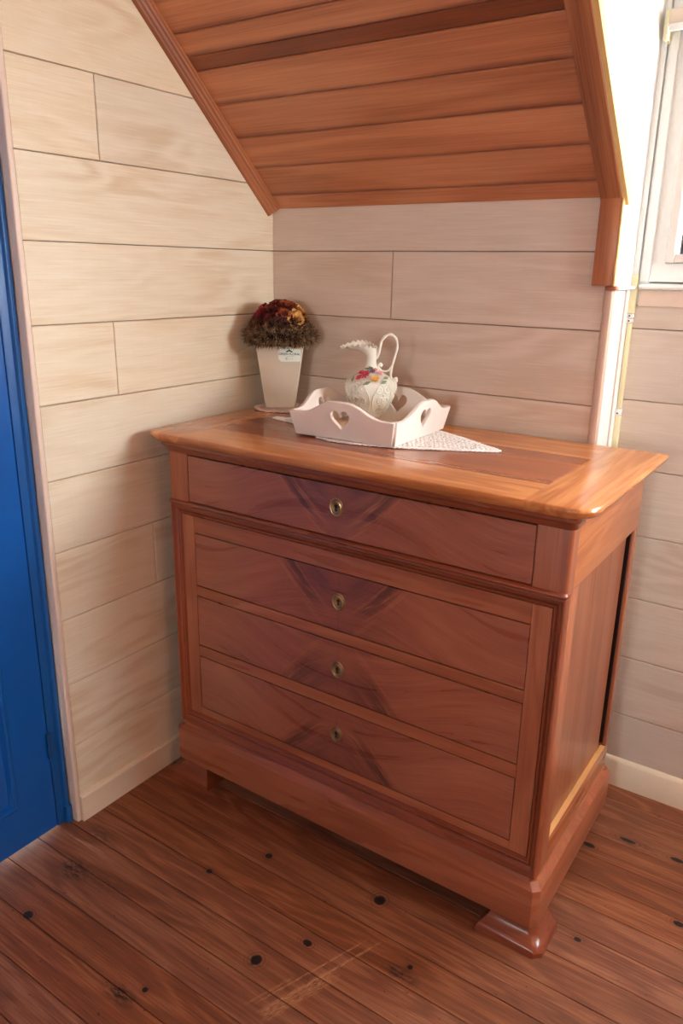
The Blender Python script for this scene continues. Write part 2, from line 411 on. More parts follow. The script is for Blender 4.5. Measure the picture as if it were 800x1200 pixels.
# floor
fl = struct(obj('floor', box(B(), -0.25, RX1, RY0, 0.20, -0.06, -0.014), M_FLOORSUB))
FP = 0.085
y = 0.168
rowi = 0
ends = {-.88: [.385, 2.1], -1.135: [.327, 1.9], -.625: [.822, 2.3], -.625-.085: [1.128, 2.2]}
y = 0.175
while y > RY0+.05:
    key = min(ends, key=lambda e: abs(e-y))
    cuts = ends[key] if abs(key-y) < .02 else [random.uniform(1.5, 2.3)]
    if -.5 < y < .2: cuts = [random.uniform(1.6, 2.3)]
    xs = [-0.24] + cuts + [RX1-.002]
    for a, b in zip(xs, xs[1:]):
        o = obj('floor_board', plank_bm(b-a-.0012, FP-.0018, .014, .0009), M_FLOOR, fl, loc=(a, y-FP, 0), rot=(-PI/2, 0, 0))
        o.location = (a, y-.0009, -.0)
        o.rotation_euler = (-PI/2, 0, 0)
    y -= FP

# left wall x=0 : boards run along y. local x -> -y world? use rotation +90deg: local x -> world y, local -y(front) -> world +x
LY0 = -0.822
wl = struct(obj('wall_left', box(B(), -0.10, -T_-.001, LY0-.012, 0.20, 0, 2.36), M_JOINT))
def left_plank(y0, y1, z0, z1):
    # clip against sloping ceiling
    pts = [(y0, z0), (y1, z0), (y1, z1), (y0, z1)]
    out = []
    def inside(p): return p[1] <= zc(p[0])-.004
    for i in range(4):
        a, b = pts[i], pts[(i+1) % 4]
        if inside(a): out.append(a)
        if inside(a) != inside(b):
            fa = zc(a[0])-.004-a[1]; fb = zc(b[0])-.004-b[1]; t = fa/(fa-fb)
            out.append((a[0]+t*(b[0]-a[0]), a[1]+t*(b[1]-a[1])))
    if len(out) < 3: return
    cy = sum(p[0] for p in out)/len(out); cz = sum(p[1] for p in out)/len(out)
    ch = .0016; bm = B()
    def ins(p): return (p[0]+(ch if p[0] < cy else -ch), p[1]+(ch if p[1] < cz else -ch))
    # local: x=along (world y), y=depth, z=up
    f = [(ins(p)[0]-y0, 0, ins(p)[1]-z0) for p in out]; m = [(p[0]-y0, ch, p[1]-z0) for p in out]; b = [(p[0]-y0, T_, p[1]-z0) for p in out]
    loft(bm, [f, m, b], True, True, True)
    obj('plank', bm, M_LIME, wl, loc=(0, y0, z0), rot=(0, 0, PI/2))
leftj = {-1: None, 0: -.606, 3: -.600, 6: -.515}
for k in range(-4, 10):
    z1 = J0 - PW*(k-1) - GAP/2; z0 = max(J0 - PW*k + GAP/2, 0.0)
    if z1 < .02: continue
    yj = leftj.get(k)
    ye = .009
    if yj:
        left_plank(LY0, yj-GAP/2, z0, z1); left_plank(yj+GAP/2, ye, z0, z1)
    else: left_plank(LY0, ye, z0, z1)

# knee wall y=0
KX1 = 0.975
wbk = struct(obj('wall_back', box(B(), -.10, KX1, T_+.001, .15, 0, 1.60), M_JOINT))
def wall_row(parent, mat, x0, x1, yface, z0, z1):
    return obj('plank', plank_bm(x1-x0, z1-z0, T_), mat, parent, loc=(x0, yface, z0))
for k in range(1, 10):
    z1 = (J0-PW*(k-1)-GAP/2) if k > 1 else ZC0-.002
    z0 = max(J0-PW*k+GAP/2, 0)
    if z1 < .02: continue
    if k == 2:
        wall_row(wbk, M_LIME_SHADED, .0005, .408-GAP/2, 0, z0, z1); wall_row(wbk, M_LIME_SHADED, .408+GAP/2, KX1-.001, 0, z0, z1)
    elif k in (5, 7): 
        wall_row(wbk, M_LIME_SHADED, .0005, .62, 0, z0, z1); wall_row(wbk, M_LIME_SHADED, .6222, KX1-.001, 0, z0, z1)
    else: wall_row(wbk, M_LIME_SHADED, .0005, KX1-.001, 0, z0, z1)

# recessed wall under the dormer window, y = DY
wd = struct(obj('wall_dormer', box(B(), DX0-.02, RX1, DY+T_+.001, DY+.14, 0, 1.335), M_JOINT))
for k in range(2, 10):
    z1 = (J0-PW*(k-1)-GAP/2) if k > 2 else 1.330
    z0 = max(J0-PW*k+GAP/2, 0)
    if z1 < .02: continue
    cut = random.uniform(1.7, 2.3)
    wall_row(wd, M_LIME_SHADED, DX0-.01, cut-GAP/2, DY, z0, z1); wall_row(wd, M_LIME_SHADED, cut+GAP/2, RX1, DY, z0, z1)

# walls that close the room (out of frame)
bm = B(); a0, a1, b0, b1 = RW
box(bm, RX1, RX1+.1, RY0-.1, a0, 0, 2.5); box(bm, RX1, RX1+.1, a1, .30, 0, 2.5); box(bm, RX1, RX1+.1, a0, a1, 0, b0); box(bm, RX1, RX1+.1, a0, a1, b1, 2.5)
struct(obj('wall_right', bm, M_CTRIMZ))
w3 = struct(empty('window_3', (RX1, RW[0], RW[2]))); bm = B(); w_, h_ = RW[1]-RW[0], RW[3]-RW[2]
box(bm, .03, .09, 0, .04, 0, h_); box(bm, .03, .09, w_-.04, w_, 0, h_); box(bm, .03, .09, .04, w_-.04, 0, .04); box(bm, .03, .09, .04, w_-.04, h_-.04, h_)
obj('window_frame', bm, M_WHITE, w3); obj('pane', box(B(), .055, .059, .035, w_-.035, .035, h_-.035), M_GLASS, w3)
bm = B()
a0, a1, b0, b1 = FW
box(bm, -1.0, a0, RY0-.1, RY0, 0, 2.5); box(bm, a1, RX1+.1, RY0-.1, RY0, 0, 2.5); box(bm, a0, a1, RY0-.1, RY0, 0, b0); box(bm, a0, a1, RY0-.1, RY0, b1, 2.5)
struct(obj('wall_front', bm, M_CTRIMZ))
bm = B(); box(bm, -.10, -.02, RY0, -1.74, 0, 2.5); box(bm, -.10, -.02, -1.74, LY0-.012, 2.08, 2.5)
struct(obj('wall_door_side', bm, M_CTRIMZ))

# ceiling: sloping part left of the dormer, flat part, right of dormer
ce = struct(obj('ceiling', prism(prism(prism(B(), [(.2, zc(.2)+.016), (FLAT_Y, FLAT_Z+.016), (FLAT_Y, FLAT_Z+.09), (.2, zc(.2)+.09)], 'x', -.1, DX0-.015),
      [(.2, zc(.2)+.016), (FLAT_Y, FLAT_Z+.016), (FLAT_Y, FLAT_Z+.09), (.2, zc(.2)+.09)], 'x', DX1, RX1+.1),
      [(FLAT_Y, FLAT_Z+.016), (RY0-.1, FLAT_Z+.016), (RY0-.1, FLAT_Z+.09), (FLAT_Y, FLAT_Z+.09)], 'x', -1.0, RX1+.1), M_CEILD))
ang = math.atan(SL); cs, sn = math.cos(ang), math.sin(ang)
def ceil_board(ya, yb, mat, x0=.002, x1=.99, z_off=0.0):
    L = (ya-yb)/cs
    bm = plank_bm(x1-x0, L-.0016, .012, .0022)
    o = obj('ceiling_board', bm, mat, ce, loc=(x0, ya, zc(ya)+z_off))
    # local x->x ; local z -> (0,-cs,sn) up the slope ; local y (depth) -> (0,sn,cs) above
    R = Matrix(((1, 0, 0), (0, sn, -cs), (0, cs, sn))); o.rotation_euler = R.to_euler()
joints = [0.012, -.0316, -.102, -.1735, -.247, -.316, -.3865]
while joints[-1] > FLAT_Y+.075: joints.append(joints[-1]-.0715)
joints.append(FLAT_Y)
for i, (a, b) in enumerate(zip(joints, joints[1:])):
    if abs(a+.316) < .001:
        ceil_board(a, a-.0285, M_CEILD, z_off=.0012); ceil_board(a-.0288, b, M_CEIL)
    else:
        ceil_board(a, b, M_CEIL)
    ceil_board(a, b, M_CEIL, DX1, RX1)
yy = FLAT_Y
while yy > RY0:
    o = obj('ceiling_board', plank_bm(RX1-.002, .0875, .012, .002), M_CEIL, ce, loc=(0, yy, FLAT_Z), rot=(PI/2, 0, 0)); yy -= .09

# trims of the ceiling
def trim_slope(name, poly, y0, y1, mat):
    """poly: (x, depth below the ceiling plane measured square to it) swept up the slope"""
    L = (y0-y1)/cs
    o = struct(obj(name, prism(B(), [(px, -d) for px, d in poly], 'x', 0, L), mat, smooth=30, loc=(0, y0, zc(y0))))
    o.rotation_euler = Matrix(((0, 1, 0), (-cs, 0, sn), (sn, 0, cs))).to_euler()
prof = [(0.0005, -.002), (.026, -.002), (.0255, .005), (.022, .007), (.0205, .012), (.016, .014), (.0135, .020), (.010, .0215), (.0085, .027), (.004, .030), (.0005, .031)]
trim_slope('trim_1', prof, .0, FLAT_Y, M_CTRIM)
trim_slope('trim_2', [(.943, -.001), (.943, .0115), (.945, .0135), (.990, .0135), (.992, .0115), (.992, -.001)], .012, FLAT_Y, M_CTRIM)
M_LITTRIM = ceil_mat('lit_trim_edge', (206, 160, 96), (228, 188, 122), (240, 208, 150))  # side edge of the stained trim, window light put into its colour
trim_slope('trim_3', [(.992, -.02), (.992, .0125), (1.003, .0125), (1.004, .0115), (1.004, -.02)], .012, FLAT_Y, M_LITTRIM)
struct(bx('trim_4', M_CTRIMZ, None, (.945, .992, -.013, -.0002, 1.375, ZC0+.006), .0015))
struct(bx('trim_5', M_LITTRIM, None, (.9922, .9965, -.013, -.0002, 1.375, ZC0-.004), .001))
struct(bx('trim_6', M_PINK, None, (KX1, .992, -.0035, .02, 0, 1.366), .002))
struct(bx('trim_7', M_CTRIMZ, None, (.975, 1.000, -.008, .02, 1.366, 1.3745), .002))

# return of the knee wall / dormer cheek
ck = struct(obj('wall_cheek', box(B(), .93, DX0-.013, .012, DY+.02, 0, 1.37), M_JOINT))
o = obj('board', plank_bm(.085, 1.365, .012, .001), M_WHITE, ck, loc=(DX0, .0205, 0), rot=(0, 0, PI/2))
o = obj('board', plank_bm(.016, 1.365, .012, .001), M_PINK, ck, loc=(DX0-.002, .107, 0), rot=(0, 0, PI/2))
o = obj('board', plank_bm(.038, 1.365, .012, .001), M_WHITE, ck, loc=(DX0, .124, 0), rot=(0, 0, PI/2))
# upper cheek: boards cut to the slope, facing +x
def cheek_board(y0, y1, parent, x=DX0, flip=False):
    bm = B(); top = lambda v: min(zc(v)+.10, 2.45)
    zt0 = 1.3755
    lo = lambda v: max(zt0, zc(v)-.0) if v < 0 else zt0
    poly = []
    ys = [y0+(y1-y0)*i/6 for i in range(7)]
    for v in ys: poly.append((v, lo(v)))
    poly += [(y1, 2.45), (y0, 2.45)]
    prism(bm, poly, 'x', x-.014 if not flip else x, x if not flip else x+.014)
    obj('board', bm, M_WHITE, parent)
ck2 = struct(obj('wall_dormer_left', box(B(), .955, DX0-.015, .02, DY+.02, 1.37, 2.46), M_JOINT))
edges = [.163, .095, .0005, -.11, -.22, -.33, -.44, -.55, -.66, -.77, FLAT_Y]
for a, b in zip(edges, edges[1:]): cheek_board(b+.0008, a-.0008, ck2)
ck3 = struct(obj('wall_dormer_right', box(B(), DX1+.016, DX1+.05, .02, DY+.02, 1.37, 2.46), M_JOINT))
for a, b in zip(edges, edges[1:]): cheek_board(b+.0008, a-.0008, ck3, DX1, True)
struct(bx('ceiling_dormer', M_WHITE, None, (.93, DX1+.06, FLAT_Y-.02, DY+.3, 2.455, 2.50)))

# wall round the window, window
bm = B()
box(bm, DX0-.02, WX0, DY+.001, DY+.14, 1.331, 2.46); box(bm, WX1, DX1+.03, DY+.001, DY+.14, 1.37, 2.46)
box(bm, WX0, WX1, DY+.001, DY+.14, WZ1, 2.46); box(bm, WX0, WX1, DY+.03, DY+.14, 1.336, WZ0-.02)
struct(obj('wall_window', bm, M_WHITE))
bm = B(); box(bm, DX1+.03, RX1, DY+T_+.001, DY+.14, 1.336, 1.60); struct(obj('wall_back_right', bm, M_LIME_SHADED))
# casing beside the trunking
struct(bx('trim_8', M_WHITE, None, (1.0095, 1.029, DY-.012, DY, 1.385, 2.3), .002))
struct(bx('trim_9', M_WHITE, None, (WX1+.001, WX1+.03, DY-.012, DY, 1.385, 2.3), .002))
win = struct(empty('window_1', (WX0, DY, WZ0)))
def P(a): return (a[0]-WX0, a[1]-WX0, a[2]-DY, a[3]-DY, a[4]-WZ0, a[5]-WZ0)
fr = B()
fw_ = .042
box(fr, *P((WX0, WX0+.030, DY+.002, DY+.07, WZ0, WZ1))); box(fr, *P((WX1-.03, WX1, DY+.002, DY+.07, WZ0, WZ1)))
box(fr, *P((WX0+.03, WX1-.03, DY+.002, DY+.07, WZ0, WZ0+fw_))); box(fr, *P((WX0+.03, WX1-.03, DY+.002, DY+.07, WZ1-.04, WZ1)))
obj('window_frame', fr, M_WHITE, win)
mid = (WX0+WX1)/2
for (xa, xb) in ((WX0+.031, mid-.001), (mid+.001, WX1-.031)):
    sf = B(); za, zb = WZ0+fw_+.001, WZ1-.041; st = .020
    for a in ((xa, xa+st, za, zb), (xb-st, xb, za, zb), (xa+st, xb-st, za, za+st), (xa+st, xb-st, zb-st, zb)):
        box(sf, *P((a[0], a[1], DY-.010, DY+.045, a[2], a[3])), .003)
    so = obj('sash', sf, M_SASH, win)
    g = B(); box(g, *P((xa+st-.002, xb-st+.002, DY+.016, DY+.020, za+st-.002, zb-st+.002))); obj('pane', g, M_GLASS, so)
# sill with a rounded nose, apron under it
struct(obj('window_sill', prism(B(), [(DY+.1, 1.366), (.150, 1.366), (.142, 1.368), (.139, 1.3725), (.142, 1.377), (.150, 1.380), (DY+.1, 1.386)], 'x', 1.012, WX1+.06), M_WHITE, smooth=40))
struct(bx('trim_10', M_TRIMW, None, (1.012, WX1+.06, DY-.008, DY-.0002, 1.328, 1.3655), .002))
struct(bx('trim_11', M_WHITE, None, (DX0+.0005, 1.006, .001, .140, 1.3665, 1.3745), .002))

# window behind the camera
w2 = struct(empty('window_2', (FW[0], RY0, FW[2]))); bm = B(); w_, h_ = FW[1]-FW[0], FW[3]-FW[2]
box(bm, 0, .05, -.08, -.01, 0, h_); box(bm, w_-.05, w_, -.08, -.01, 0, h_); box(bm, .05, w_-.05, -.08, -.01, 0, .05); box(bm, .05, w_-.05, -.08, -.01, h_-.05, h_); box(bm, w_/2-.03, w_/2+.03, -.08, -.01, .05, h_-.05)
obj('window_frame', bm, M_WHITE, w2); obj('pane', box(B(), .04, w_-.04, -.05, -.046, .04, h_-.04), M_GLASS, w2)

# baseboards and end trim of the left wall
BH = .075
struct(obj('baseboard_left', prism(B(), [(.0003, 0), (.013, 0), (.013, BH-.004), (.010, BH), (.0003, BH)], 'y', LY0-.002, -.004), M_BASE))
struct(obj('baseboard_back', prism(B(), [(-.0003, 0), (-.012, 0), (-.012, BH-.004), (-.009, BH), (-.0003, BH)], 'x', .014, KX1-.002), M_BASE))
struct(obj('baseboard_dormer', prism(B(), [(DY-.0003, 0), (DY-.013, 0), (DY-.013, .077), (DY-.009, .084), (DY-.004, .087), (DY-.0003, .087)], 'x', DX0+.002, RX1), M_BASE, smooth=40))
struct(bx('trim_12', M_TRIMW, None, (-.034, .0045, LY0-.015, LY0-.001, 0, 2.36), .004, 3))

# door, blue, parallel to the left wall
DXF = -.026
YF0, YF1 = -.8765, LY0-.016                       # frame between
dr = struct(empty('door_1', (DXF, -1.66, 0)))
bm = B(); box(bm, -.05, .0, YF0+1.66+.001, YF1+1.66, 0, 2.08, .004)
obj('door_frame', bm, M_DOORF, dr, smooth=40)
obj('frame_bead', prism(B(), [(-.012, YF1+1.66-.001), (.004, YF1+1.66-.001), (.008, YF1+1.66-.006), (.007, YF1+1.66-.013), (.0, YF1+1.66-.017), (-.012, YF1+1.66-.017)], 'z', .052, 2.08), M_DOORF, dr, smooth=50)
obj('plinth_block', box(B(), -.012, .0125, YF1+1.66-.017, YF1+1.66-.0005, 0, .052, .002), M_DOORF, dr, smooth=40)
bm = B(); box(bm, -.05, 0, -.06, -.001, 0, 2.08); box(bm, -.05, 0, -.06, YF1+1.66, 2.031, 2.08); obj('door_frame', bm, M_DOORF, dr)
# leaf: stiles and rails around raised panels
lf = B(); l0, l1 = .0, YF0+1.66-.002; st = .098
zr = [(.006, .118), (.86, .99), (1.90, 2.028)]
box(lf, -.040, 0, l0, l0+st, .006, 2.028); box(lf, -.040, 0, l1-st, l1, .006, 2.028)
for a, b in zr: box(lf, -.040, 0, l0+st, l1-st, a, b)
leaf = obj('door_leaf', lf, M_DOOR, dr)
for za, zb in ((.118, .86), (.99, 1.90)):
    y0, y1 = l0+st, l1-st; lo = []
    def R_(i, x, r=.0): return [(x, y0+i, za+i), (x, y1-i, za+i), (x, y1-i, zb-i), (x, y0+i, zb-i)]
    bm = B(); loft(bm, [R_(0, 0.0), R_(.006, .004), R_(.012, .003), R_(.018, -.010), R_(.026, -.012), R_(.055, -.004), R_(.058, -.003)], True, False, True)
    obj('raised_panel', bm, M_DOOR, leaf, smooth=30)
for zh in (.245, 1.85):
    hb = B(); tube(hb, [(.004, YF0+1.66-.001, zh-.033), (.004, YF0+1.66-.001, zh+.033)], .006, 10)
    tube(hb, [(.004, YF0+1.66-.001, zh+.033), (.004, YF0+1.66-.001, zh+.039)], .0075, 10)
    obj('hinge', hb, M_IRONB, dr, smooth=40)

# ------------------------------------------------------------------ chest of drawers
CX = .599
cm = tag(empty('chest_of_drawers', (CX, 0, 0)), 'reddish brown four drawer wooden commode standing in the corner under the sloping ceiling', 'chest of drawers')
ZT = 1.011; HB = .521; YB = -.016
def outline(hw, yf, yb, r, n=8):
    pts = [(hw, yb)]
    pts += [(hw-r+r*math.cos(a), yf+r-r*math.sin(a)) for a in [PI/2*i/n for i in range(n+1)]]
    pts += [(-hw+r-r*math.sin(a), yf+r-r*math.cos(a)) for a in [PI/2*i/n for i in range(n+1)]]
    pts.append((-hw, yb)); return pts
HT, YT = .5655, -.566
# top slab
bm = B(); loops = []
for ins, z in [(.030, .9835), (.020, .985), (.013, .988), (.006, .993), (.002, .9985), (.0, 1.0035), (.0008, 1.0075), (.003, 1.010), (.007, ZT)]:
    loops.append([(p[0], p[1], z) for p in outline(HT-ins, YT+ins, YB+.002, .052-ins*.6)])
vs = loft(bm, loops, True, True, False)
PX, PY0, PY1 = .4365, -.434, -.170
inner = [bm.verts.new(p) for p in [(PX, PY0, ZT), (PX, PY1, ZT), (-PX, PY1, ZT), (-PX, PY0, ZT)]]
ie = [bm.edges.new((inner[i], inner[(i+1) % 4])) for i in range(4)]
oe = [bm.edges.get((vs[-1][i], vs[-1][(i+1) % len(vs[-1])])) for i in range(len(vs[-1]))]
bmesh.ops.triangle_fill(bm, edges=ie+oe, use_beauty=True)
low = [bm.verts.new((v.co.x, v.co.y, ZT-.003)) for v in inner]
for i in range(4): j = (i+1) % 4; bm.faces.new((inner[i], inner[j], low[j], low[i]))
bm.faces.new(low)
top = obj('top', bm, M_TOPF, cm, smooth=35)
obj('top_panel', box(B(), -PX+.0011, PX-.0011, PY0+.0011, PY1-.0011, ZT-.003, ZT+.0002, .0006, 1), M_TOPP, top)
# cornice under the front and round the corners
bm = B(); loops = []
for ins, z in [(.0, .9575), (-.002, .9585), (-.004, .962), (-.006, .967), (-.011, .9725), (-.0165, .976), (-.0175, .979), (-.0175, .984)]:
    loops.append([(p[0], p[1], z) for p in outline(HB+.002-ins*.6, -.5235+ins, -.470, .014)])
loft(bm, loops, True, True, True); obj('cornice', bm, M_MOULD, cm, smooth=35)
# carcass (dark, behind the gaps)
obj('carcass', box(B(), -HB+.024, HB-.024, -.497, YB-.012, .10, .983), M_DARKIN, cm)
obj('back_panel', box(B(), -HB+.001, HB-.001, YB-.0115, YB, .02, .983), M_DARKIN, cm)
FY, LYf = -.5235, -.5095
# frieze stiles, rounded outer corner
for s in (1, -1):
    bm = B(); r = .010; n = 5
    pol = [(.4535, -.4975), (.4535, FY)] + [(HB-r+r*math.sin(a), FY+r-r*math.cos(a)) for a in [PI/2*i/n for i in range(n+1)]] + [(HB, -.487), (HB-.02, -.487), (HB-.02, -.4975)]
    prism(bm, [(s*p[0], p[1]) for p in pol], 'z', .829, .9835)
    obj('frieze_stile', bm, M_CHZ, cm, smooth=35)
# bead
hw = HB+.0035; bm = B(); loops = []
for ins, z in [(.004, .8215), (.0005, .8225), (-.0022, .8255), (-.003, .8275), (-.0022, .8295), (.0005, .8325), (.004, .8335)]:
    loops.append([(p[0], p[1], z) for p in outline(HB-ins*1.0, FY-.004+ins, -.500, .009, 5)])
loft(bm, loops, True, True, True); obj('bead', bm, M_MOULD, cm, smooth=60)
# picture-frame moulding round the three lower drawers
ZM0, ZM1 = .1755, .8215
prof = [(0.0, -.497), (0.0, FY+.004), (.0015, FY+.001), (.0045, FY), (.006, FY+.002), (.0075, FY+.0065), (.011, FY+.0095), (.0155, FY+.011), (.017, FY+.0145), (.0185, FY+.0105), (.0205, FY+.0085), (.023, FY+.0095), (.0245, FY+.0125), (.026, LYf-.0002), (.027, LYf+.004), (.027, -.497)]
def moulding_side(name, which, mat):
    bm = B(); A = []; D = []
    for d, yv in prof:
        x = HB-d; z0 = ZM0+d*1.4; z1 = ZM1-d*1.05
        c = {'t': ((-x, yv, z1), (x, yv, z1)), 'b': ((-x, yv, z0), (x, yv, z0)), 'l': ((-x, yv, z0), (-x, yv, z1)), 'r': ((x, yv, z0), (x, yv, z1))}[which]
        A.append(c[0]); D.append(c[1])
    loft(bm, [A, D], True, True, True); obj(name, bm, mat, cm, smooth=38)
for w_, m_ in (('t', M_MOULD), ('b', M_MOULD), ('l', M_MOULDZ), ('r', M_MOULDZ)): moulding_side('frame_moulding', w_, m_)
# stiles and rails
IX = HB-.0272; DW = .4537
for s in (1, -1):
    a, b = sorted((s*DW, s*(IX)))
    bx('stile', M_CHZ, cm, (a, b, LYf, -.4975, .2135, .7925), .0006, 1)
zd = [(.7470, .6010), (.5710, .4270), (.3940, .2365)]
bx('rail', M_CHX, cm, (-DW+.0003, DW-.0003, LYf, -.4975, .7482, .7925), .0006, 1)
bx('rail', M_CHX, cm, (-DW+.0003, DW-.0003, LYf, -.4975, .5722, .5998), .0006, 1)
bx('rail', M_CHX, cm, (-DW+.0003, DW-.0003, LYf, -.4975, .3950, .4258), .0006, 1)
bx('rail', M_CHX, cm, (-DW+.0003, DW-.0003, LYf, -.4975, .2135, .2353), .0006, 1)
# drawers with oval brass escutcheons
def drawer(zt, zb, hwid, yface, sgn, cen, keyz):
    zc_ = (zt+zb)/2; h = (zt-zb)/2-.0017; wdt = hwid-.0014
    d = obj('drawer', box(B(), -wdt, wdt, 0, .010, -h, h, .0008, 1), drawer_mat('drawer_veneer', sgn, cen), cm, loc=(0, yface, zc_))
    kz = keyz-zc_
    bm = B(); n = 28; loops = []
    for rr, yv in [(1.0, .0), (1.0, -.0016), (.93, -.0026), (.84, -.0022), (.78, -.0010), (.72, -.0010), (.64, -.0026), (.56, -.0028), (.50, -.0020)]:
        loops.append([(.0185*rr*math.cos(2*PI*k/n), yv, kz+.0215*rr*math.sin(2*PI*k/n)) for k in range(n)])
    loft(bm, loops, True, False, True); obj('escutcheon', bm, M_BRASS, d, smooth=50)
    bm = B(); pts = [(.0042*math.cos(a), .0042*math.sin(a)+.0025) for a in [math.radians(-60+ 300*i/12) for i in range(13)]]
    pts = [(.0042*math.sin(a), .003-.0042*math.cos(a)) for a in [math.radians(28+304*i/12) for i in range(13)]] + [(-.003, -.0085), (.003, -.0085)]
    prism(bm, [(p[0], kz+p[1]) for p in pts], 'y', -.0024, -.0017); obj('keyhole', bm, M_BLACK, d)
drawer(.9560, .8340, .4528, FY+.0002, 1, 1.3, .9045)
for (zt, zb), s, c, kz in zip(zd, (1, -1, -1), (2.1, 3.4, 4.9), (.6745, .500, .324)): drawer(zt, zb, DW, LYf+.0004, s, c, kz)
# sides
for s in (1, -1):
    def sx(a, b): return sorted((s*a, s*b))
    a, b = sx(HB-.026, HB); bx('corner_post', M_CHZ, cm, (a, b, -.4965, -.452, .175, .829), .0015)
    a, b = sx(HB-.026, HB-.0002); bx('side_rail', M_CHY_LIT, cm, (a, b, -.4865, YB-.001, .8295, .983), .0012)
    bx('side_rail', M_CHY_LIT, cm, (a, b, -.4515, YB-.001, .175, .236), .0012)
    a2, b2 = sx(HB-.009, HB-.0002); bx('corner_post', M_CHZ, cm, (a2, b2, YB-.022, YB-.001, .2365, .829), .0012)
    a, b = sx(HB-.0235, HB-.013); bx('side_panel', M_PANEL, cm, (a, b, -.4515, YB-.045, .2365, .829))
    if s > 0:
        o = bx('rail_edge', M_LITEDGE, cm, (HB-.0128, HB-.0012, -.4505, YB-.024, .2362, .2372)); o['label'] = 'top edge of the lower side rail, pale with painted window light'
# plinth
HP, YP = .5365, -.5345
bm = B(); loops = []
for ins, z in [(.0, .061), (.0, .151), (.0012, .155), (.005, .159), (.0135, .1665), (.016, .172), (.017, .1752)]:
    loops.append([(p[0], p[1], z) for p in outline(HP-ins, YP+ins, YB, .013, 1)])
loft(bm, loops, True, True, True); bm.normal_update()
for f in bm.faces:
    if abs(f.normal.x) > .75: f.material_index = 1
obj('plinth', bm, [M_CHX, M_CHY2], cm, smooth=25)
# front bracket feet, flared, and plain rear blocks
for s in (1, -1):
    bm = B(); loops = []
    for ins, z in [(.026, .061), (.0265, .052), (.024, .043), (.018, .033), (.010, .025), (.004, .019), (.0, .012), (.0, .0)]:
        x1 = .558-ins; x0 = .408+ins*.9; y0 = -.548+ins; y1 = -.44; c = .016
        L = [(x0, y1), (x0, y0+.0), (x1-c, y0), (x1, y0+c), (x1, y1)]
        loops.append([(s*p[0], p[1], z) for p in L])
    loft(bm, loops, True, True, True); obj('foot', bm, M_MOULD, cm, smooth=30)
    a, b = sorted((s*.40, s*.515)); bx('foot', M_MOULD, cm, (a, b, -.14, YB-.002, 0, .061), .002)

# ------------------------------------------------------------------ lace
def ring(bm, c, R, r, n=8, m=4, tilt=(0, 0)):
    loops = []
    for i in range(n):
        a = 2*PI*i/n; d = Vector((math.cos(a), math.sin(a), 0)); L = []
        for k in range(m):
            b = 2*PI*k/m + PI/4; p = d*(R+r*math.cos(b)); L.append((c[0]+p.x, c[1]+p.y, c[2]+r*math.sin(b)+p.x*tilt[0]+p.y*tilt[1]))
        loops.append(L)
    loops.append(loops[0]); loft_closed(bm, loops)
def loft_closed(bm, loops):
    n = len(loops)-1; vs = [[bm.verts.new(p) for p in L] for L in loops[:-1]]; m = len(vs[0])
    for i in range(n):
        a, b = vs[i], vs[(i+1) % n]
        for k in range(m): j = (k+1) % m; bm.faces.new((a[k], a[j], b[j], b[k]))
def lace(name, inside, xr, yr, z, loc, rz, mat, edge, pitch=.0122):
    bm = B(); rn = random.Random(3); j = 0; yv = -yr
    while yv <= yr:
        xv = -xr + (pitch/2 if j % 2 else 0)
        while xv <= xr:
            if inside(xv, yv): ring(bm, (xv+rn.uniform(-.001, .001), yv+rn.uniform(-.001, .001), z+rn.uniform(0, .0014)), pitch*rn.uniform(.34, .50), rn.uniform(.0014, .0022), tilt=(rn.uniform(-.12, .12), rn.uniform(-.12, .12)))
            xv += pitch
        yv += pitch*.86; j += 1
    for (ex, ey) in edge:
        ring(bm, (ex, ey, z+rn.uniform(.0002, .0015)), .0062, .0021, 8, 5); ring(bm, (ex, ey, z+.0012), .0025, .0016, 6, 4)
    return obj(name, bm, mat, None, loc, (0, 0, rz), smooth=60)
HH = [(-.320, .006), (-.22, .028), (-.15, .055), (-.085, .130), (-.04, .146), (.03, .138), (.09, .120), (.12, .112), (.20, .072), (.325, .004)]
def hh(x):
    for (xa, ya), (xb, yb) in zip(HH, HH[1:]):
        if xa <= x <= xb: return ya+(yb-ya)*(x-xa)/(xb-xa)
    return 0
ed = []
for sg in (1, -1):
    for i in range(400):
        xq = -.320+.645*i/399; q = (xq, sg*hh(xq))
        if not ed or min(math.dist(q, e) for e in ed[-3:]) > .0105: ed.append(q)
tag(lace('lace_doily', lambda x, y: abs(y) < hh(x)-.004, .325, .155, .0018, (.520, -.236, ZT+.0004), 0, M_LACE, ed), 'long pointed white crocheted doily lying under the white heart tray', 'doily')
ed = [(.073*math.cos(2*PI*i/42), .073*math.sin(2*PI*i/42)) for i in range(42)]
tag(lace('lace_doily', lambda x, y: math.hypot(x, y) < .069, .075, .075, .0018, (.108, -.098, ZT+.0004), 0, M_LACEP, ed), 'small round scalloped doily under the tapered cream vase', 'doily')

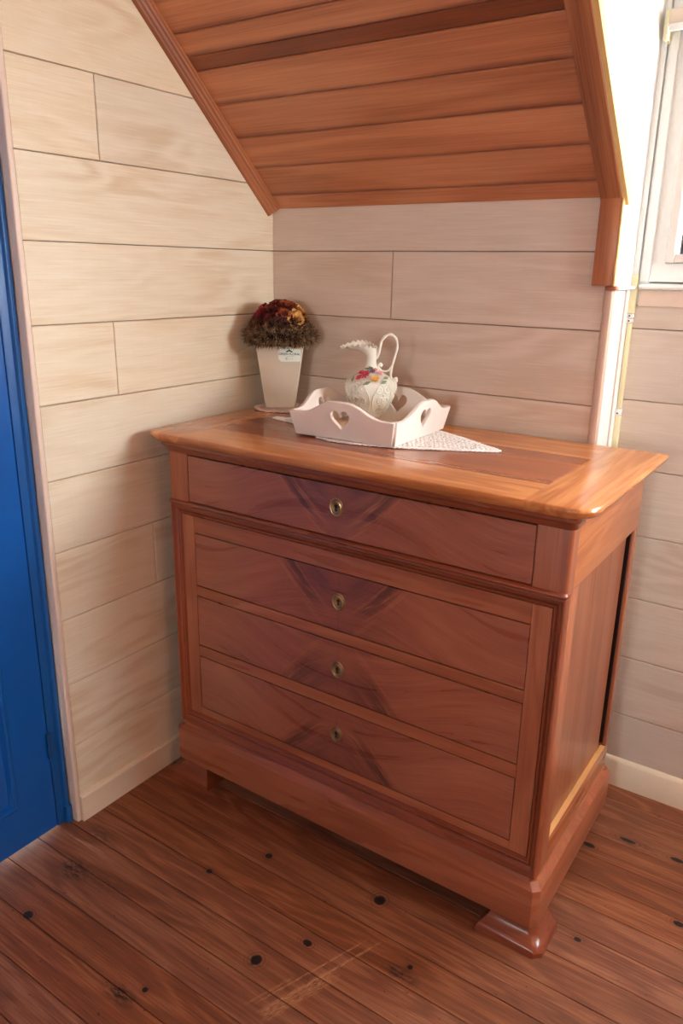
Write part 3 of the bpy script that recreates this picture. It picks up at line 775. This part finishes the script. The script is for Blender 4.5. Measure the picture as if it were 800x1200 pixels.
# ------------------------------------------------------------------ heart tray
TZ = ZT+.0072
tray = tag(empty('heart_tray', (.500, -.232, TZ), math.radians(2.5)), 'white square wooden tray with wavy sides and heart shaped cutouts', 'tray')
TB = .131
obj('tray_base', box(B(), -TB, TB, -TB, TB, 0, .006, .001), M_TRAYIN, tray)
def side_mesh(name):
    cu = bpy.data.curves.new('side_outline', 'CURVE'); cu.dimensions = '2D'; cu.fill_mode = 'BOTH'; cu.extrude = .0042; cu.bevel_depth = .0008; cu.bevel_resolution = 1
    def poly(pts):
        sp = cu.splines.new('POLY'); sp.points.add(len(pts)-1); sp.use_cyclic_u = True
        for p, q in zip(sp.points, pts): p.co = (q[0], q[1], 0, 1)
    slope = .012/.058
    out = [(-TB, 0), (TB, 0)]
    for i in range(33):
        s = .144*(1-i/16.0); h = .057
        u = max(0, abs(s)-.018)/.094
        if u < 1: h += .034*(.5+.5*math.cos(PI*u))
        sc = TB + slope*min(h, .058)
        x = max(-sc, min(sc, s)) if i not in (0, 32) else math.copysign(sc, s)
        out.append((x, h))
    poly(out)
    ht = []
    for i in range(40):
        t = 2*PI*i/40; x = 16*math.sin(t)**3; yv = 13*math.cos(t)-5*math.cos(2*t)-2*math.cos(3*t)-math.cos(4*t)
        ht.append((x*.00168, .0505+yv*.00182))
    poly(ht[::-1])
    tmp = bpy.data.objects.new('tmp', cu); C.objects.link(tmp); dg = bpy.context.evaluated_depsgraph_get(); dg.update()
    me = bpy.data.meshes.new_from_object(tmp.evaluated_get(dg)); bpy.data.objects.remove(tmp); bpy.data.curves.remove(cu)
    me.name = name; me.materials.clear(); me.materials.append(M_TRAY); return me
sm = side_mesh('tray_side')
for i in range(4):
    o = bpy.data.objects.new('tray_side', sm); C.objects.link(o); o.parent = tray
    a = i*PI/2; tilt = math.radians(12)
    o.matrix_local = Matrix.Rotation(a, 4, 'Z') @ Matrix.Translation((0, -TB-.002, 0)) @ Matrix.Rotation(PI/2+tilt, 4, 'X')

# ------------------------------------------------------------------ china pitcher
pit = tag(empty('china_pitcher', (.462, -.178, TZ+.0068), math.radians(34)), 'white embossed china pitcher with curled handle and applied flowers, standing in the tray', 'pitcher')
BP = [(.0, .0), (.024, .0), (.026, .003), (.025, .007), (.0275, .012), (.036, .026), (.047, .046), (.056, .064), (.0615, .080), (.0635, .093), (.062, .104), (.055, .113), (.043, .121), (.030, .129), (.020, .137), (.0145, .146), (.0125, .156), (.0135, .164)]
prof_s = smooth_path([(r, 0, z) for r, z in BP], 3)
def lobe(z):
    return max(0, min(1, (z-.008)/.03))*max(0, min(1, (.122-z)/.02))
def body_pt(th, z, off=0.0):
    for a, b in zip(prof_s[3:], prof_s[4:]):
        if a.z <= z <= b.z: r = a.x+(b.x-a.x)*(z-a.z)/max(1e-6, b.z-a.z); break
    else: r = .02
    r = r*(1+.035*lobe(z)*(abs(math.cos(3*th))**.5-.6)) + off
    return Vector((r*math.cos(th), r*math.sin(th), z))
bm = B(); n = 72; loops = []
for p in prof_s:
    loops.append([(p.x*(1+.035*lobe(p.z)*(abs(math.cos(3*2*PI*k/n))**.5-.6))*math.cos(2*PI*k/n), p.x*(1+.035*lobe(p.z)*(abs(math.cos(3*2*PI*k/n))**.5-.6))*math.sin(2*PI*k/n), p.z) for k in range(n)])
loops = loops[1:]
# spout: rings drift to -x and open into a scalloped lip
nn = 12
for i in range(1, nn+1):
    t = i/nn; L = []
    for k in range(n):
        th = 2*PI*k/n; c, s = math.cos(th), math.sin(th)
        ax = .0135 + .0225*t**1.5; ay = .0135 + .019*t**1.4
        cxx = -.024*t**1.5
        fwd_ = max(0, -c)
        x = cxx + ax*c - .018*t**2.2*fwd_**3
        yv = ay*s*(1-.25*t*fwd_**2)
        scal = .0030*t**6*math.cos(20*th)
        z = .164 + .034*t**.8 + .008*t*math.cos(th)*0 - .010*t**3*fwd_**3 - .010*t**2*max(0, c)**2 + .006*t**2*max(0, s) + scal
        L.append((x, yv, z))
    loops.append(L)
last = loops[-1]
inner_l = []
for i in range(nn, -1, -2):
    src = loops[len(BP)*0 + len(loops)-1-(nn-i)] if False else None
loft(bm, loops, True, True, False)
# inside skin of the neck
ins_loops = []
for L in reversed(loops[-nn-2:]):
    cxm = sum(p[0] for p in L)/n; cym = sum(p[1] for p in L)/n
    ins_loops.append([(cxm+(p[0]-cxm)*.88, cym+(p[1]-cym)*.88, p[2]+.0004) for p in L])
rim = [[(a[0], a[1], a[2]) for a in loops[-1]], ins_loops[0]]
loft(bm, rim, True); loft(bm, ins_loops, True, False, True)
bmesh.ops.remove_doubles(bm, verts=bm.verts[:], dist=1e-6)
body = obj('pitcher_body', bm, M_CHINA, pit, smooth=60)
# beads on the lip
bm = B()
for k in range(0, n, 4):
    p = last[k]; bmesh.ops.create_icosphere(bm, subdivisions=1, radius=.0026, matrix=Matrix.Translation(p))
obj('scalloped_rim', bm, M_CHINA, pit, smooth=80)
# handle in the xz plane
hp = [(.012, 0, .163), (.017, 0, .172), (.021, 0, .190), (.024, 0, .205), (.034, 0, .2185), (.047, 0, .2225), (.059, 0, .214), (.064, 0, .196), (.060, 0, .172), (.053, 0, .146), (.050, 0, .124), (.052, 0, .110), (.058, 0, .103), (.0645, 0, .106), (.065, 0, .113), (.060, 0, .114)]
P_ = smooth_path(hp, 6); bm = B(); tube(bm, P_, [.0036+.0009*math.sin(i*.9)*.6 for i in range(len(P_))], 8)
P2 = smooth_path([(.052, 0, .146), (.044, 0, .134), (.033, 0, .131), (.022, 0, .136), (.018, 0, .145), (.022, 0, .151), (.027, 0, .147), (.024, 0, .143)], 5); tube(bm, P2, .0026, 7)
bmesh.ops.create_uvsphere(bm, u_segments=8, v_segments=6, radius=.005, matrix=Matrix.Translation((.062, 0, .112)))
bmesh.ops.create_uvsphere(bm, u_segments=8, v_segments=6, radius=.004, matrix=Matrix.Translation((.0245, 0, .146)))
obj('handle', bm, M_CHINA, pit, smooth=60)
# embossed scrolls on each lobe
bm = B()
def spiral(th0, z0, R, turns, dirn, rad=.0017, start=0.0):
    pts = []; N = 22
    for i in range(N):
        u = i/(N-1); a = start+dirn*2*PI*turns*u; rr = R*(1-u*.82)
        z = z0+rr*math.sin(a); rb = max(.02, body_pt(th0, z).xy.length); th = th0+rr*math.cos(a)/rb
        pts.append(body_pt(th, z, .0006))
    tube(bm, pts, [rad*(1-.3*i/N) for i in range(N)], 5)
for L in range(6):
    th = L*PI/3
    for sgn in (1, -1):
        spiral(th+sgn*.19, .092, .0135, 1.5, sgn, .0024, PI/2)
        spiral(th+sgn*.15, .064, .011, 1.4, -sgn, .0023, -PI/2)
        spiral(th+sgn*.10, .040, .007, 1.3, sgn, .0015, PI/2)
        pts = [body_pt(th+sgn*(.46*math.sin(PI*min(1, .15+.85*u))**.7), .022+.092*u, .0005) for u in [i/16 for i in range(17)]]
        tube(bm, pts, .0019, 5)
    for z in (.108, .078, .052, .030): bmesh.ops.create_icosphere(bm, subdivisions=1, radius=.0036, matrix=Matrix.Translation(body_pt(th, z, .0)))
obj('embossed_scrolls', bm, M_CHINA, pit, smooth=80)
# applied flowers
def flower_mat(name, c1, c2):
    t = NT(name); n_ = t.noise(t.obj(), 90, 3); return t.out(t.mix(n_, lin(c1), lin(c2)), .45)
FM = {'red': flower_mat('glazed_red', (196, 30, 62), (226, 84, 104)), 'yellow': flower_mat('glazed_yellow', (226, 150, 40), (240, 204, 110)), 'pink': flower_mat('glazed_pink', (226, 130, 140), (240, 190, 180)),
      'purple': flower_mat('glazed_purple', (90, 60, 96), (150, 110, 140)), 'green': flower_mat('glazed_green', (96, 120, 84), (150, 168, 132))}
def rosette(name, mat, parent, pos, nrm, R, petals=8, layers=2, cup=.5):
    bm = B(); nrm = Vector(nrm).normalized(); tx = nrm.orthogonal().normalized(); ty = nrm.cross(tx)
    for l in range(layers):
        rl = R*(1-.2*l); tilt = min(1.45, cup*(.35+.42*l))
        for k in range(petals):
            a = 2*PI*(k+.5*l)/petals + random.uniform(-.12, .12); d = math.cos(a)*tx+math.sin(a)*ty; s_ = nrm.cross(d)
            wd_ = rl*(2.3 if layers < 3 else 4.0)/petals
            r1 = rl*random.uniform(.88, 1.08)
            def pt(f, w, h): return bm.verts.new(Vector(pos)+d*(r1*f*math.cos(tilt))+nrm*(r1*f*math.sin(tilt)+h+.0012*l)+s_*w)
            v = [pt(.08, -wd_*.25, 0), pt(.08, wd_*.25, 0), pt(.55, wd_*.62, R*.05), pt(.9, wd_*.5, -R*.02), pt(1.0, 0, -R*.05), pt(.9, -wd_*.5, -R*.02), pt(.55, -wd_*.62, R*.05), pt(.55, 0, -R*.06)]
            for q in ((0, 1, 7), (1, 2, 7), (2, 3, 7), (3, 4, 7), (4, 5, 7), (5, 6, 7), (6, 0, 7)): bm.faces.new([v[i] for i in q])
    bmesh.ops.create_icosphere(bm, subdivisions=1, radius=R*.24, matrix=Matrix.Translation(Vector(pos)+nrm*R*.16))
    return obj(name, bm, mat, parent, smooth=70)
def shoulder(th, z):
    p = body_pt(th, z, .003); return p, Vector((p.x, p.y, .05)).normalized()
for col, th, z, R in (('red', -1.98, .125, .0145), ('red', -2.22, .118, .009), ('yellow', -1.42, .117, .0125), ('pink', -.98, .128, .010), ('purple', -1.5, .132, .009), ('pink', -1.15, .136, .007), ('red', -2.4, .128, .008)):
    p, nv = shoulder(th, z); o = rosette('applied_flower', FM[col], pit, p+nv*.002, nv, R)
    o['label'] = f'{col} china blossom'
bm = B()
for th, z, a in ((-2.5, .114, .3), (-1.75, .108, -.5), (-.8, .118, .2), (-1.05, .110, -.3), (-1.62, .140, 1.2), (-2.0, .138, 1.8)):
    p, nv = shoulder(th, z); tx = nv.orthogonal().normalized(); ty = nv.cross(tx); d = math.cos(a)*tx+math.sin(a)*ty; s_ = nv.cross(d); R = .012
    v = [bm.verts.new(p+nv*.0015+d*R*f+s_*R*w+nv*h) for f, w, h in ((-.9, 0, 0), (0, .42, .001), (1, 0, 0), (0, -.42, .001), (0, 0, .003))]
    for q in ((0, 1, 4), (1, 2, 4), (2, 3, 4), (3, 0, 4)): bm.faces.new([v[i] for i in q])
o = obj('applied_leaves', bm, FM['green'], pit, smooth=70)

# ------------------------------------------------------------------ tapered vase
VP = Vector((.104, -.098, ZT+.0048)); VR = math.atan2(.64, .77)-.07
vase = tag(empty('tapered_vase', VP, VR), 'plain cream tapered rectangular vase standing on the small round doily in the corner', 'vase')
b0_, t0_, d0_, d1_, VH = .0425, .0665, .028, .042, .176
bm = B()
def vl(hx, hy, z, r=.003): return [(hx, -hy+r, z), (hx, hy-r, z), (hx-r, hy, z), (-hx+r, hy, z), (-hx, hy-r, z), (-hx, -hy+r, z), (-hx+r, -hy, z), (hx-r, -hy, z)]
loft(bm, [vl(b0_-.002, d0_-.002, 0), vl(b0_, d0_, .002), vl(t0_, d1_, VH-.002), vl(t0_-.001, d1_-.001, VH), vl(t0_-.0035, d1_-.0035, VH), vl(t0_-.005, d1_-.005, VH-.02), vl(b0_-.004, d0_-.004, .006)], True, True, True)
obj('vase_body', bm, M_VASE, vase, smooth=30)
# sticker on the front face (-y side), upper right
tiltv = math.atan((d1_-d0_)/VH)
st = empty('sticker_base', (0, 0, 0)); 
def fp(x, z, o=.0004): # point on the front face
    return (x, -(d0_+(d1_-d0_)*z/VH)-o, z)
sx0, sx1, sz0, sz1 = -.004, .058, .134, .170; ch = .008
bm = B(); pl = [(sx0+ch, sz0), (sx1, sz0+.001), (sx1+.002, sz1), (sx0, sz1), (sx0, sz0+ch)]
loft(bm, [[fp(x, z, .0002) for x, z in pl], [fp(x, z, .0008) for x, z in pl]], True, True, True)
stick = obj('price_sticker', bm, M_LABEL, vase); stick['label'] = 'white florist sticker with green print'
bpy.data.objects.remove(st)
def text_obj(txt, size, x, z, mat, parent):
    cu = bpy.data.curves.new('print', 'FONT'); cu.body = txt; cu.size = size; cu.align_x = 'CENTER'; cu.align_y = 'CENTER'; cu.extrude = .00008; cu.offset = .00012
    tmp = bpy.data.objects.new('tmp', cu); C.objects.link(tmp); dg = bpy.context.evaluated_depsgraph_get(); dg.update()
    me = bpy.data.meshes.new_from_object(tmp.evaluated_get(dg)); bpy.data.objects.remove(tmp); bpy.data.curves.remove(cu)
    me.materials.clear(); me.materials.append(mat); me.name = 'printed_line'
    o = bpy.data.objects.new('printed_line', me); C.objects.link(o); o.parent = parent
    o.location = fp(x, z, .0009); o.rotation_euler = (PI/2+tiltv, 0, 0); return o
text_obj('GREEN FLORAL', .0088, .0275, .1555, M_INK, stick)
text_obj('- - - - - - -', .006, .028, .1495, M_INK, stick)
text_obj('C - - -', .0085, .027, .1425, M_INK, stick)
bm = B()
for cx_, a, L in ((.016, .15, .011), (.021, .6, .010), (.027, 1.57, .009), (.033, 2.5, .010), (.038, 3.0, .011)):
    d = (math.cos(a), math.sin(a)); q = [(0, 0), (.5, .22), (1, 0), (.5, -.22)]
    vs_ = [bm.verts.new(fp(cx_-.0 + (u*d[0]-w*d[1])*L*(1), .162+(u*d[1]+w*d[0])*L, .0009)) for u, w in q]; bm.faces.new(vs_)
obj('leaf_emblem', bm, M_INK, stick)

# ------------------------------------------------------------------ dried flower arrangement in the vase
fa = tag(empty('dried_flower_arrangement', VP+Vector((0, 0, VH)), VR), 'dried dark red and ochre flowers in a bristly brown wreath, in the cream vase', 'dried flowers')
def varmat(name, stops, rough=.9):
    t = NT(name); n_ = t.noise(t.obj(), 70, 3); return t.out(t.ramp(n_, [(p, lin(c)) for p, c in stops]), rough, .2)
M_BRIS = varmat('dry_bristle', [(.3, (64, 44, 34)), (.5, (118, 92, 68)), (.7, (176, 150, 112))])
M_CORE = varmat('dark_moss', [(.3, (30, 16, 16)), (.7, (62, 36, 32))])
rn = random.Random(11)
RW, ZW = .078, .030
bm = B(); lathe(bm, [(.030, .001), (.056, .002), (.074, .014), (.082, .030), (.080, .045), (.068, .070), (.050, .090), (.022, .104), (.002, .107)], 28)
for v in bm.verts: v.co += Vector((rn.uniform(-1, 1), rn.uniform(-1, 1), rn.uniform(-1, 1)))*.003
obj('moss_core', bm, M_CORE, fa, smooth=80)
bm = B()
def bristle(p, d, L, w):
    d = d.normalized(); a = d.orthogonal().normalized(); b = d.cross(a); ph = rn.uniform(0, 6.28)
    v = [bm.verts.new(p+w*(math.cos(ph+2*PI*k/3)*a+math.sin(ph+2*PI*k/3)*b)) for k in range(3)]
    m = [bm.verts.new(p+d*L*.6+w*.7*(math.cos(ph+2*PI*k/3)*a+math.sin(ph+2*PI*k/3)*b)) for k in range(3)]
    t = bm.verts.new(p+d*L)
    for k in range(3):
        j = (k+1) % 3; bm.faces.new((v[k], v[j], m[j], m[k])); bm.faces.new((m[k], m[j], t))
for i in range(2600):
    a = rn.uniform(0, 2*PI); b = rn.uniform(-1.9, 2.2); rr = .020
    cdir = Vector((math.cos(a), math.sin(a), 0)); d = cdir*math.cos(b)+Vector((0, 0, 1))*math.sin(b)
    p = cdir*RW+Vector((0, 0, ZW))+d*rr*rn.uniform(.4, 1.0)
    d = d+Vector((rn.uniform(-.5, .5), rn.uniform(-.5, .5), rn.uniform(-.5, .35)))
    bristle(p, d, rn.uniform(.012, .025), rn.uniform(.0010, .0019))
o = obj('bristle_wreath', bm, M_BRIS, fa); o['kind'] = 'stuff'
bm = B()
for i in range(900):
    a = rn.uniform(0, 2*PI); u = rn.uniform(0, .55); r = .080*math.cos(u*.9); z = .048+.05*u
    bristle(Vector((r*math.cos(a), r*math.sin(a), z)), Vector((math.cos(a), math.sin(a), rn.uniform(.2, 1.4)))+Vector((rn.uniform(-.6, .6), rn.uniform(-.6, .6), 0)), rn.uniform(.006, .014), rn.uniform(.001, .002))
M_SEED = varmat('dry_seed_heads', [(.3, (52, 28, 28)), (.5, (96, 62, 48)), (.7, (126, 96, 66))])
o = obj('seed_heads', bm, M_SEED, fa); o['kind'] = 'stuff'
DF = {'crimson': varmat('dried_crimson', [(.3, (110, 22, 32)), (.7, (176, 56, 62))]), 'burgundy': varmat('dried_burgundy', [(.3, (70, 22, 26)), (.7, (128, 56, 48))]),
      'rust': varmat('dried_rust', [(.3, (112, 46, 30)), (.7, (166, 86, 56))]), 'ochre': varmat('dried_ochre', [(.3, (178, 122, 62)), (.7, (222, 176, 104))]), 'plum': varmat('dried_plum', [(.3, (50, 24, 34)), (.7, (96, 58, 62))]),
      'straw': varmat('dried_straw', [(.3, (140, 116, 70)), (.7, (186, 158, 104))])}
# spherical placements: azimuth (0 = image right, -90deg = toward camera), elevation
FL = [('crimson', -150, 40, .026), ('crimson', 175, 52, .024), ('crimson', -172, 24, .020), ('burgundy', -125, 48, .024), ('burgundy', -95, 66, .026), ('rust', -60, 62, .027), ('rust', -75, 40, .020),
      ('burgundy', -115, 26, .018), ('ochre', -48, 26, .026), ('ochre', -12, 48, .026), ('rust', -25, 66, .026), ('plum', -88, 24, .019), ('plum', -140, 22, .016), ('burgundy', 90, 75, .026), ('rust', 60, 50, .025),
      ('crimson', 120, 45, .025), ('straw', -150, 12, .018), ('ochre', 10, 26, .024), ('plum', -60, 18, .016), ('burgundy', 150, 30, .022), ('rust', 30, 35, .022), ('plum', -100, 50, .014)]
for col, az, el, R in FL:
    a, e = math.radians(az), math.radians(el)
    nv = Vector((math.cos(a)*math.cos(e), math.sin(a)*math.cos(e), math.sin(e)))
    p = Vector((.070*nv.x, .070*nv.y, .040+.068*nv.z)); R *= 1.3
    o = rosette('dried_flower', DF[col], fa, p, nv, R, 7 if col != 'ochre' else 9, 4, 1.0); o['label'] = f'{col} dried blossom'
bm = B()
for i in range(12):
    a = rn.uniform(0, 2*PI); e = rn.uniform(.5, 1.4); nv = Vector((math.cos(a)*math.cos(e), math.sin(a)*math.cos(e), math.sin(e)))
    p = Vector((.076*nv.x, .076*nv.y, .040+.078*nv.z)); d = (nv+Vector((rn.uniform(-.6, .6), rn.uniform(-.6, .6), .2))).normalized(); s_ = d.orthogonal().normalized(); L = rn.uniform(.010, .018)
    v = [bm.verts.new(p+d*L*f+s_*L*w+nv*h) for f, w, h in ((0, 0, 0), (.5, .25, .002), (1, 0, -.002), (.5, -.25, .002))]; bm.faces.new((v[0], v[1], v[2])); bm.faces.new((v[0], v[2], v[3]))
obj('dry_leaves', bm, DF['plum'], fa)
bm = B(); tube(bm, [(-.066, -.012, .014), (-.088, -.020, -.002), (-.118, -.022, -.024)], [.0016, .0014, .0006], 6)
o = obj('twig', bm, DF['straw'], fa); o['label'] = 'pale dry stalk sticking out to the left'

# ------------------------------------------------------------------ cable trunking with clips
ct = tag(empty('cable_trunking', (.9985, DY, 0)), 'cream plastic cable trunking running up the wall beside the window', 'trunking')
def tr(z0, z1, w, name='trunking_length', d=.014): return bx(name, M_CREAM if z0 < 1.39 else M_WHITE, ct, (-w/2, w/2, -d, -.0002, z0, z1), .0015)  # same trunking above the sill, white to paint in the window light
tr(.09, 1.058, .0135); tr(1.0775, 1.286, .011, d=.012); tr(1.3105, 1.40, .0155, d=.016); tr(1.4005, 2.45, .0125, d=.013)
for zc0 in (1.0605, 1.2885, 1.3005):
    c = bx('clip', M_WHITE, ct, (-.0085, .0065, -.0165, -.0002, zc0-.001, zc0+.0085 if zc0 > 1.1 else zc0+.015), .001)
    bm = B(); lathe(bm, [(.0022, 0), (.002, .0008), (.0004, .001)], 10)
    o = obj('screw', bm, M_SCREW, c, loc=(-.001, -.0165, zc0+.004), rot=(PI/2, 0, 0))

# roller blind at the top of the window
rb = tag(empty('roller_blind', (1.012, .132, 1.932)), 'rolled up cream roller blind mounted above the dormer window', 'blind')
bm = B(); tube(bm, [(0, 0, 0), (.78, 0, 0)], .0185, 20); obj('blind_roll', bm, M_BLIND, rb, smooth=40)
obj('bottom_bar', box(B(), .002, .778, -.018, -.012, -.028, -.014, .001), M_WHITE, rb)
obj('bracket', box(B(), -.010, -.001, -.012, .0305, -.042, .014, .0012), M_CREAM, rb)
bm = B()
for i in range(9): bmesh.ops.create_icosphere(bm, subdivisions=1, radius=.0021, matrix=Matrix.Translation((.001+.0004*(i % 2), -.0235, -.016-.0052*i)))
obj('bead_chain', bm, M_WHITE, rb, smooth=80)

# boarded grey shutter leaf, closed outside the left sash of the dormer window
sh = tag(empty('window_shutter', (WX0-.08, DY+.142, WZ0-.06)), 'dark grey boarded shutter leaf closed behind the left window pane', 'shutter')
SWd, SHt = .50, .86
for i in range(6):
    obj('board', plank_bm(SWd/6-.0005, SHt, .022, .003), M_EXT, sh, loc=(i*SWd/6, 0, 0))
for z in (.10, .42, .74): obj('ledge', box(B(), .02, SWd-.02, .0222, .040, z-.04, z+.04, .002), M_EXT, sh)
